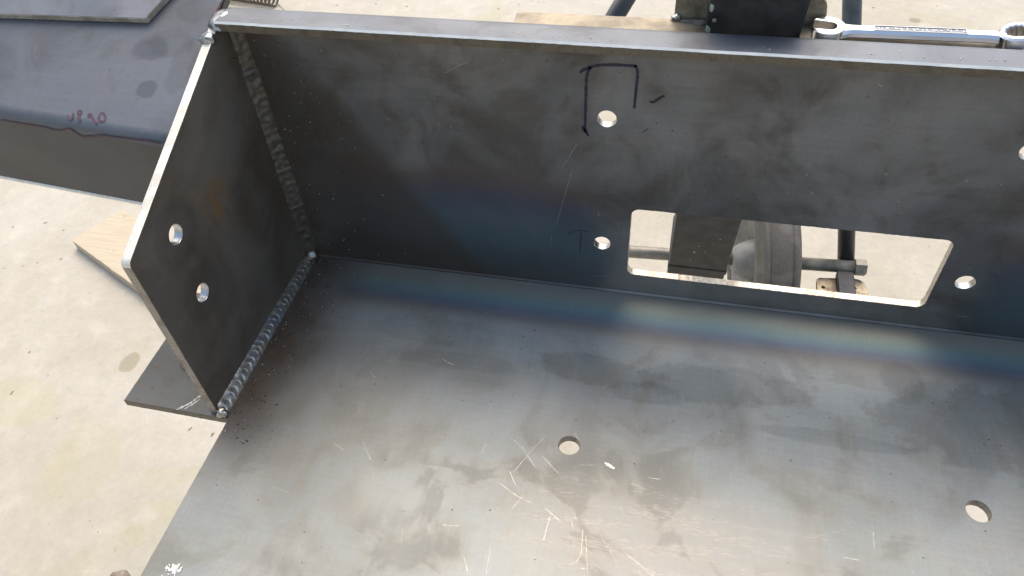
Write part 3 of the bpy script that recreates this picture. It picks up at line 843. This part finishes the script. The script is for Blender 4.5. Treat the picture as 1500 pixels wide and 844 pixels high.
# wheel on the axle
wc = V((436, 414, -335)); ax = (AX1 - AX0).normalized(); ax = (ax + V((0, 0.08, 0.01))).normalized()
RW = -GZ - 335.0 - 0.5 + 0.0
RW = abs(GZ + 335.0)
whl = bpy.data.objects.new('wheel', None); C.objects.link(whl); whl.parent = stand
whl.matrix_parent_inverse = Matrix.Translation(-V(stand.location)); whl.location = wc * MM
def wheel_part(name, prof, mat, n=72):
    return lathe(name, prof, wc, ax, mat, whl, n)
h = 28
tp = [(-h + 6, RW - 42), (-h, RW - 30), (-h + 1, RW - 14), (-h + 6, RW - 5)]
for gx in (-14, 14): tp += [(gx - 8, RW - 0.3 - abs(gx) * 0.06), (gx - 1.0, RW - abs(gx) * 0.06), (gx - 0.7, RW - 1.2 - abs(gx) * 0.06), (gx + 0.7, RW - 1.2 - abs(gx) * 0.06), (gx + 1.0, RW - abs(gx) * 0.06)]
tp += [(h - 6, RW - 5), (h - 1, RW - 14), (h, RW - 30), (h - 6, RW - 42)]
wheel_part('tyre', tp, M_RUBBER)
wheel_part('rim', [(-h + 7, RW - 41), (-h + 2, RW - 44), (-h + 4, RW - 50), (-12, RW - 56), (-10, 34), (10, 34), (12, RW - 56), (h - 4, RW - 50), (h - 2, RW - 44), (h - 7, RW - 41)], M_RIM)
wheel_part('hub', [(-41, 9.0), (-41, 14), (-37, 20), (-29, 25), (-18, 29), (-8, 32), (8, 36), (20, 34), (32, 30), (40, 24), (43, 17), (43, 9.0)], M_RIM, 48)
# end plate and small caster under the axle end
plate('foot_plate', rounded([(514, 352), (588, 358), (580, 414), (516, 406)], [6, 26, 14, 6], 8), [circle(524, 388, 2.6, 16), circle(566, 393, 2.6, 16)], 6, (0, 0, -352), (1, 0, 0), (0, 1, 0), [M_CREAM, M_AXLE], stand, 0.6)
bm = bmesh.new(); box(bm, (541, 366, -349), (22, 0, 0), (0, 46, 0), (0, 0, 14), 1.5); from_bm('leg_shoe', bm, M_POST, stand)
lathe('caster_wheel', [(-14, 8), (-14, 44), (-10, 50), (10, 50), (14, 44), (14, 8)], (520, 372, GZ + 50), (1, 0.1, 0), M_RUBBER, stand, 40)
bm = bmesh.new()
box(bm, (501, 364, -420), (3, 0, 0), (0, 16, 0), (0, 0, 66)); box(bm, (536, 364, -420), (3, 0, 0), (0, 16, 0), (0, 0, 66))
from_bm('caster_fork', bm, M_AXLE, stand)

# ---------------------------------------------------------------- wrench
wr = empty('wrench', 'shiny chrome combination wrench lying on the ledge behind the top flange', 'wrench', (425, 15, 219.2))
WZ = 219.2
co, so = math.cos(math.radians(15)), math.sin(math.radians(15))
def rot(px, py, cx, cy, a): c, s = math.cos(a), math.sin(a); return (cx + px * c - py * s, cy + px * s + py * c)
head = []
for i in range(61):                                            # open jaw, mouth turned to the left
    a = math.radians(-137 + 274 * i / 60)
    head.append((9.6 * math.cos(a) * 1.02, 10.6 * math.sin(a)))
mouth = [(-8.2, 4.9), (-1.0, 4.9)] + [(0.6 + 4.3 * math.cos(math.radians(t)), 4.9 * math.sin(math.radians(t))) for t in range(70, -71, -20)] + [(-1.0, -4.9), (-8.2, -4.9)]
hd = [rot(x, y, 376.6, 15.2, math.radians(-10)) for x, y in head + mouth]
plate('open_end', hd, [], 6.6, (0, 0, WZ + 3.3), (1, 0, 0), (0, 1, 0), [M_CHROME, M_CHROME], wr, 0.7)
# shank: shallow bevelled bar
prof = [(-4.6, 1.6), (-4.2, 3.6), (-2.9, 5.2), (2.9, 5.2), (4.2, 3.6), (4.6, 1.6), (3.4, 0.6), (-3.4, 0.6)]
def wsh(x):
    t = (x - 383) / 82
    return (15.2 - 0.6 * t, WZ + 0.5 + 1.2 * max(0, t))
def wwob(x, i):
    t = (x - 383) / 82; k = 1.0 + 0.55 * math.exp(-((x - 384) / 3.5) ** 2) + 0.22 * math.exp(-((x - 466) / 4.0) ** 2)
    return (prof[i][0] * (k * (1 - 0.14 * t) - 1), 0)
shank = extrude_profile('shank', prof, [383 + 83 * i / 50 for i in range(51)], M_CHROME, wr, shift=wsh, wob=wwob)
for p in shank.data.polygons: p.use_smooth = False
def on(x, y, z=5.2): a, b = wsh(x); return V((x, a + y, b + z))
bm = bmesh.new()
box(bm, on(402, -2.4, 5.15), on(449.5, -2.4, 5.15) - on(402, -2.4, 5.15), (0, 4.8, 0), (0, 0, 0.15))
from_bm('stamped_panel', bm, M_CHROME_DK, wr)
bm = bmesh.new()
for yy in (-2.7, 2.35): box(bm, on(401.5, yy), on(450, yy) - on(401.5, yy), (0, 0.45, 0), (0, 0, 0.5))
for xx in (401.3, 449.6): box(bm, on(xx, -2.7), (0.5, 0, 0), (0, 5.4, 0), (0, 0, 0.5))
from_bm('panel_border', bm, M_CHROME, wr)
bm = bmesh.new(); x = 403.4                                     # worn raised lettering, too small to read
while x < 448:
    wch = RND.uniform(1.2, 1.8)
    for q in range(3):
        kx = x + RND.uniform(0, wch * 0.7); ky = RND.uniform(-1.6, 0.2)
        if RND.random() < 0.5: box(bm, on(kx, ky, 5.28), (0.4, 0.1, 0), (0, 1.7, 0), (0, 0, 0.25))
        else: box(bm, on(x, ky + 0.6, 5.28), (wch, 0.02, 0), (0, 0.4, 0), (0, 0, 0.25))
    x += wch + (0.7 if RND.random() < 0.85 else 2.0)
tag(from_bm('raised_lettering', bm, M_CHROME, wr), kind='stuff')
# ring end, tilted up
rc = V((475.6, 14.6, WZ + 5.6)); tax = V((-0.20, -0.04, 0.98)).normalized()
ra, rb, rd = frame(tax, (0, 1, 0))
NP = 96; bm = bmesh.new(); rings = []
def star(i): a = 2 * math.pi * i / NP; return 5.3 + 0.75 * abs(math.cos(6 * a))
ringprof = [(-3.6, 'o', -0.6), (-2.9, 'o', 0), (2.7, 'o', 0), (3.7, 'o', -1.2), (3.7, 'i', 0.9), (3.0, 'i', 0), (-3.0, 'i', 0), (-3.6, 'i', 0.6)]
for (hh, k, dr) in ringprof:
    ring = []
    for i in range(NP):
        a = 2 * math.pi * i / NP; rr = (9.3 if k == 'o' else star(i)) + dr
        ring.append(bm.verts.new(rc + tax * hh + (ra * math.cos(a) + rb * math.sin(a)) * rr))
    rings.append(ring)
for k in range(len(rings)):
    P_, Q_ = rings[k], rings[(k + 1) % len(rings)]
    for i in range(NP): bm.faces.new((P_[i], P_[(i + 1) % NP], Q_[(i + 1) % NP], Q_[i]))
from_bm('ring_end', bm, M_CHROME, wr)

# ---------------------------------------------------------------- things on the floor
bx = V((205, -96, 0)).normalized(); by = V((0.424, 0.906, 0)).normalized()
bz = GZ + 20
out = dense(rounded([(0, 0), (330, 0), (330, 112), (2, 104)], [7, 2, 2, 9], 4), 9, 1.0, 4)
board = plate('wood_board', out, [], 19.6, (-759, 387, bz - 10), bx, bz and V((0, 0, 1)).cross(bx), [M_WOOD, M_WOOD], None, 1.2)
tag(board, 'short pale pine board lying on the concrete left of the gusset', 'board')
bm = bmesh.new()
c0, c1 = V((-1120, 1400, GZ + 19)), V((-800, 1342, GZ + 19))
a_, b_, d_ = frame(c1 - c0); Ls = (c1 - c0).length; turns = 26; prev = None; n = turns * 14
for i in range(n + 1):
    t = 2 * math.pi * turns * i / n
    c = c0 + d_ * (Ls * i / n) + (a_ * math.cos(t) + b_ * math.sin(t)) * 15.5
    rad = (a_ * math.cos(t) + b_ * math.sin(t))
    cur = [bm.verts.new(c + (rad * math.cos(q) + d_ * math.sin(q)) * 3.0) for q in (0, 1.047, 2.094, 3.14, 4.19, 5.236)]
    if prev:
        for k in range(6): bm.faces.new((prev[k], prev[(k + 1) % 6], cur[(k + 1) % 6], cur[k]))
    prev = cur
tag(from_bm('coil_spring', bm, M_SPRING, None, smooth=True), 'old brown coil spring lying on the concrete behind the bumper corner', 'spring')

# ---------------------------------------------------------------- sawhorse under the near edge, with its bolt
horse = empty('sawhorse', 'steel sawhorse under the near edge of the tray with a dark hex bolt head showing', 'sawhorse', (300, -320, GZ))
bm = bmesh.new(); box(bm, (-14, -346, -58), (700, 0, 0), (0, 48, 0), (0, 0, 42), 2); from_bm('rail', bm, M_OLIVE, horse)
for x in (30, 600):
    for sy in (-1, 1):
        bm = bmesh.new(); tube(bm, (x, -322, -58), (x, -322 + sy * 120 - 60, GZ), 15, 16); from_bm('leg', bm, M_BLACK, horse)
bm = bmesh.new(); tube(bm, (-4, -303, -20), (-2.5, -299, -2), 4, 16); bh = from_bm('bolt', bm, M_BOLT, horse)
bm = bmesh.new(); tube(bm, (-3.2, -295.5, -8), (-2.4, -294.0, 0.5), 8.3, 6, 7.8)
bmesh.ops.bevel(bm, geom=list(bm.edges), offset=0.6, segments=2, affect='EDGES')
hb = from_bm('bolt_head', bm, M_BOLT, horse)
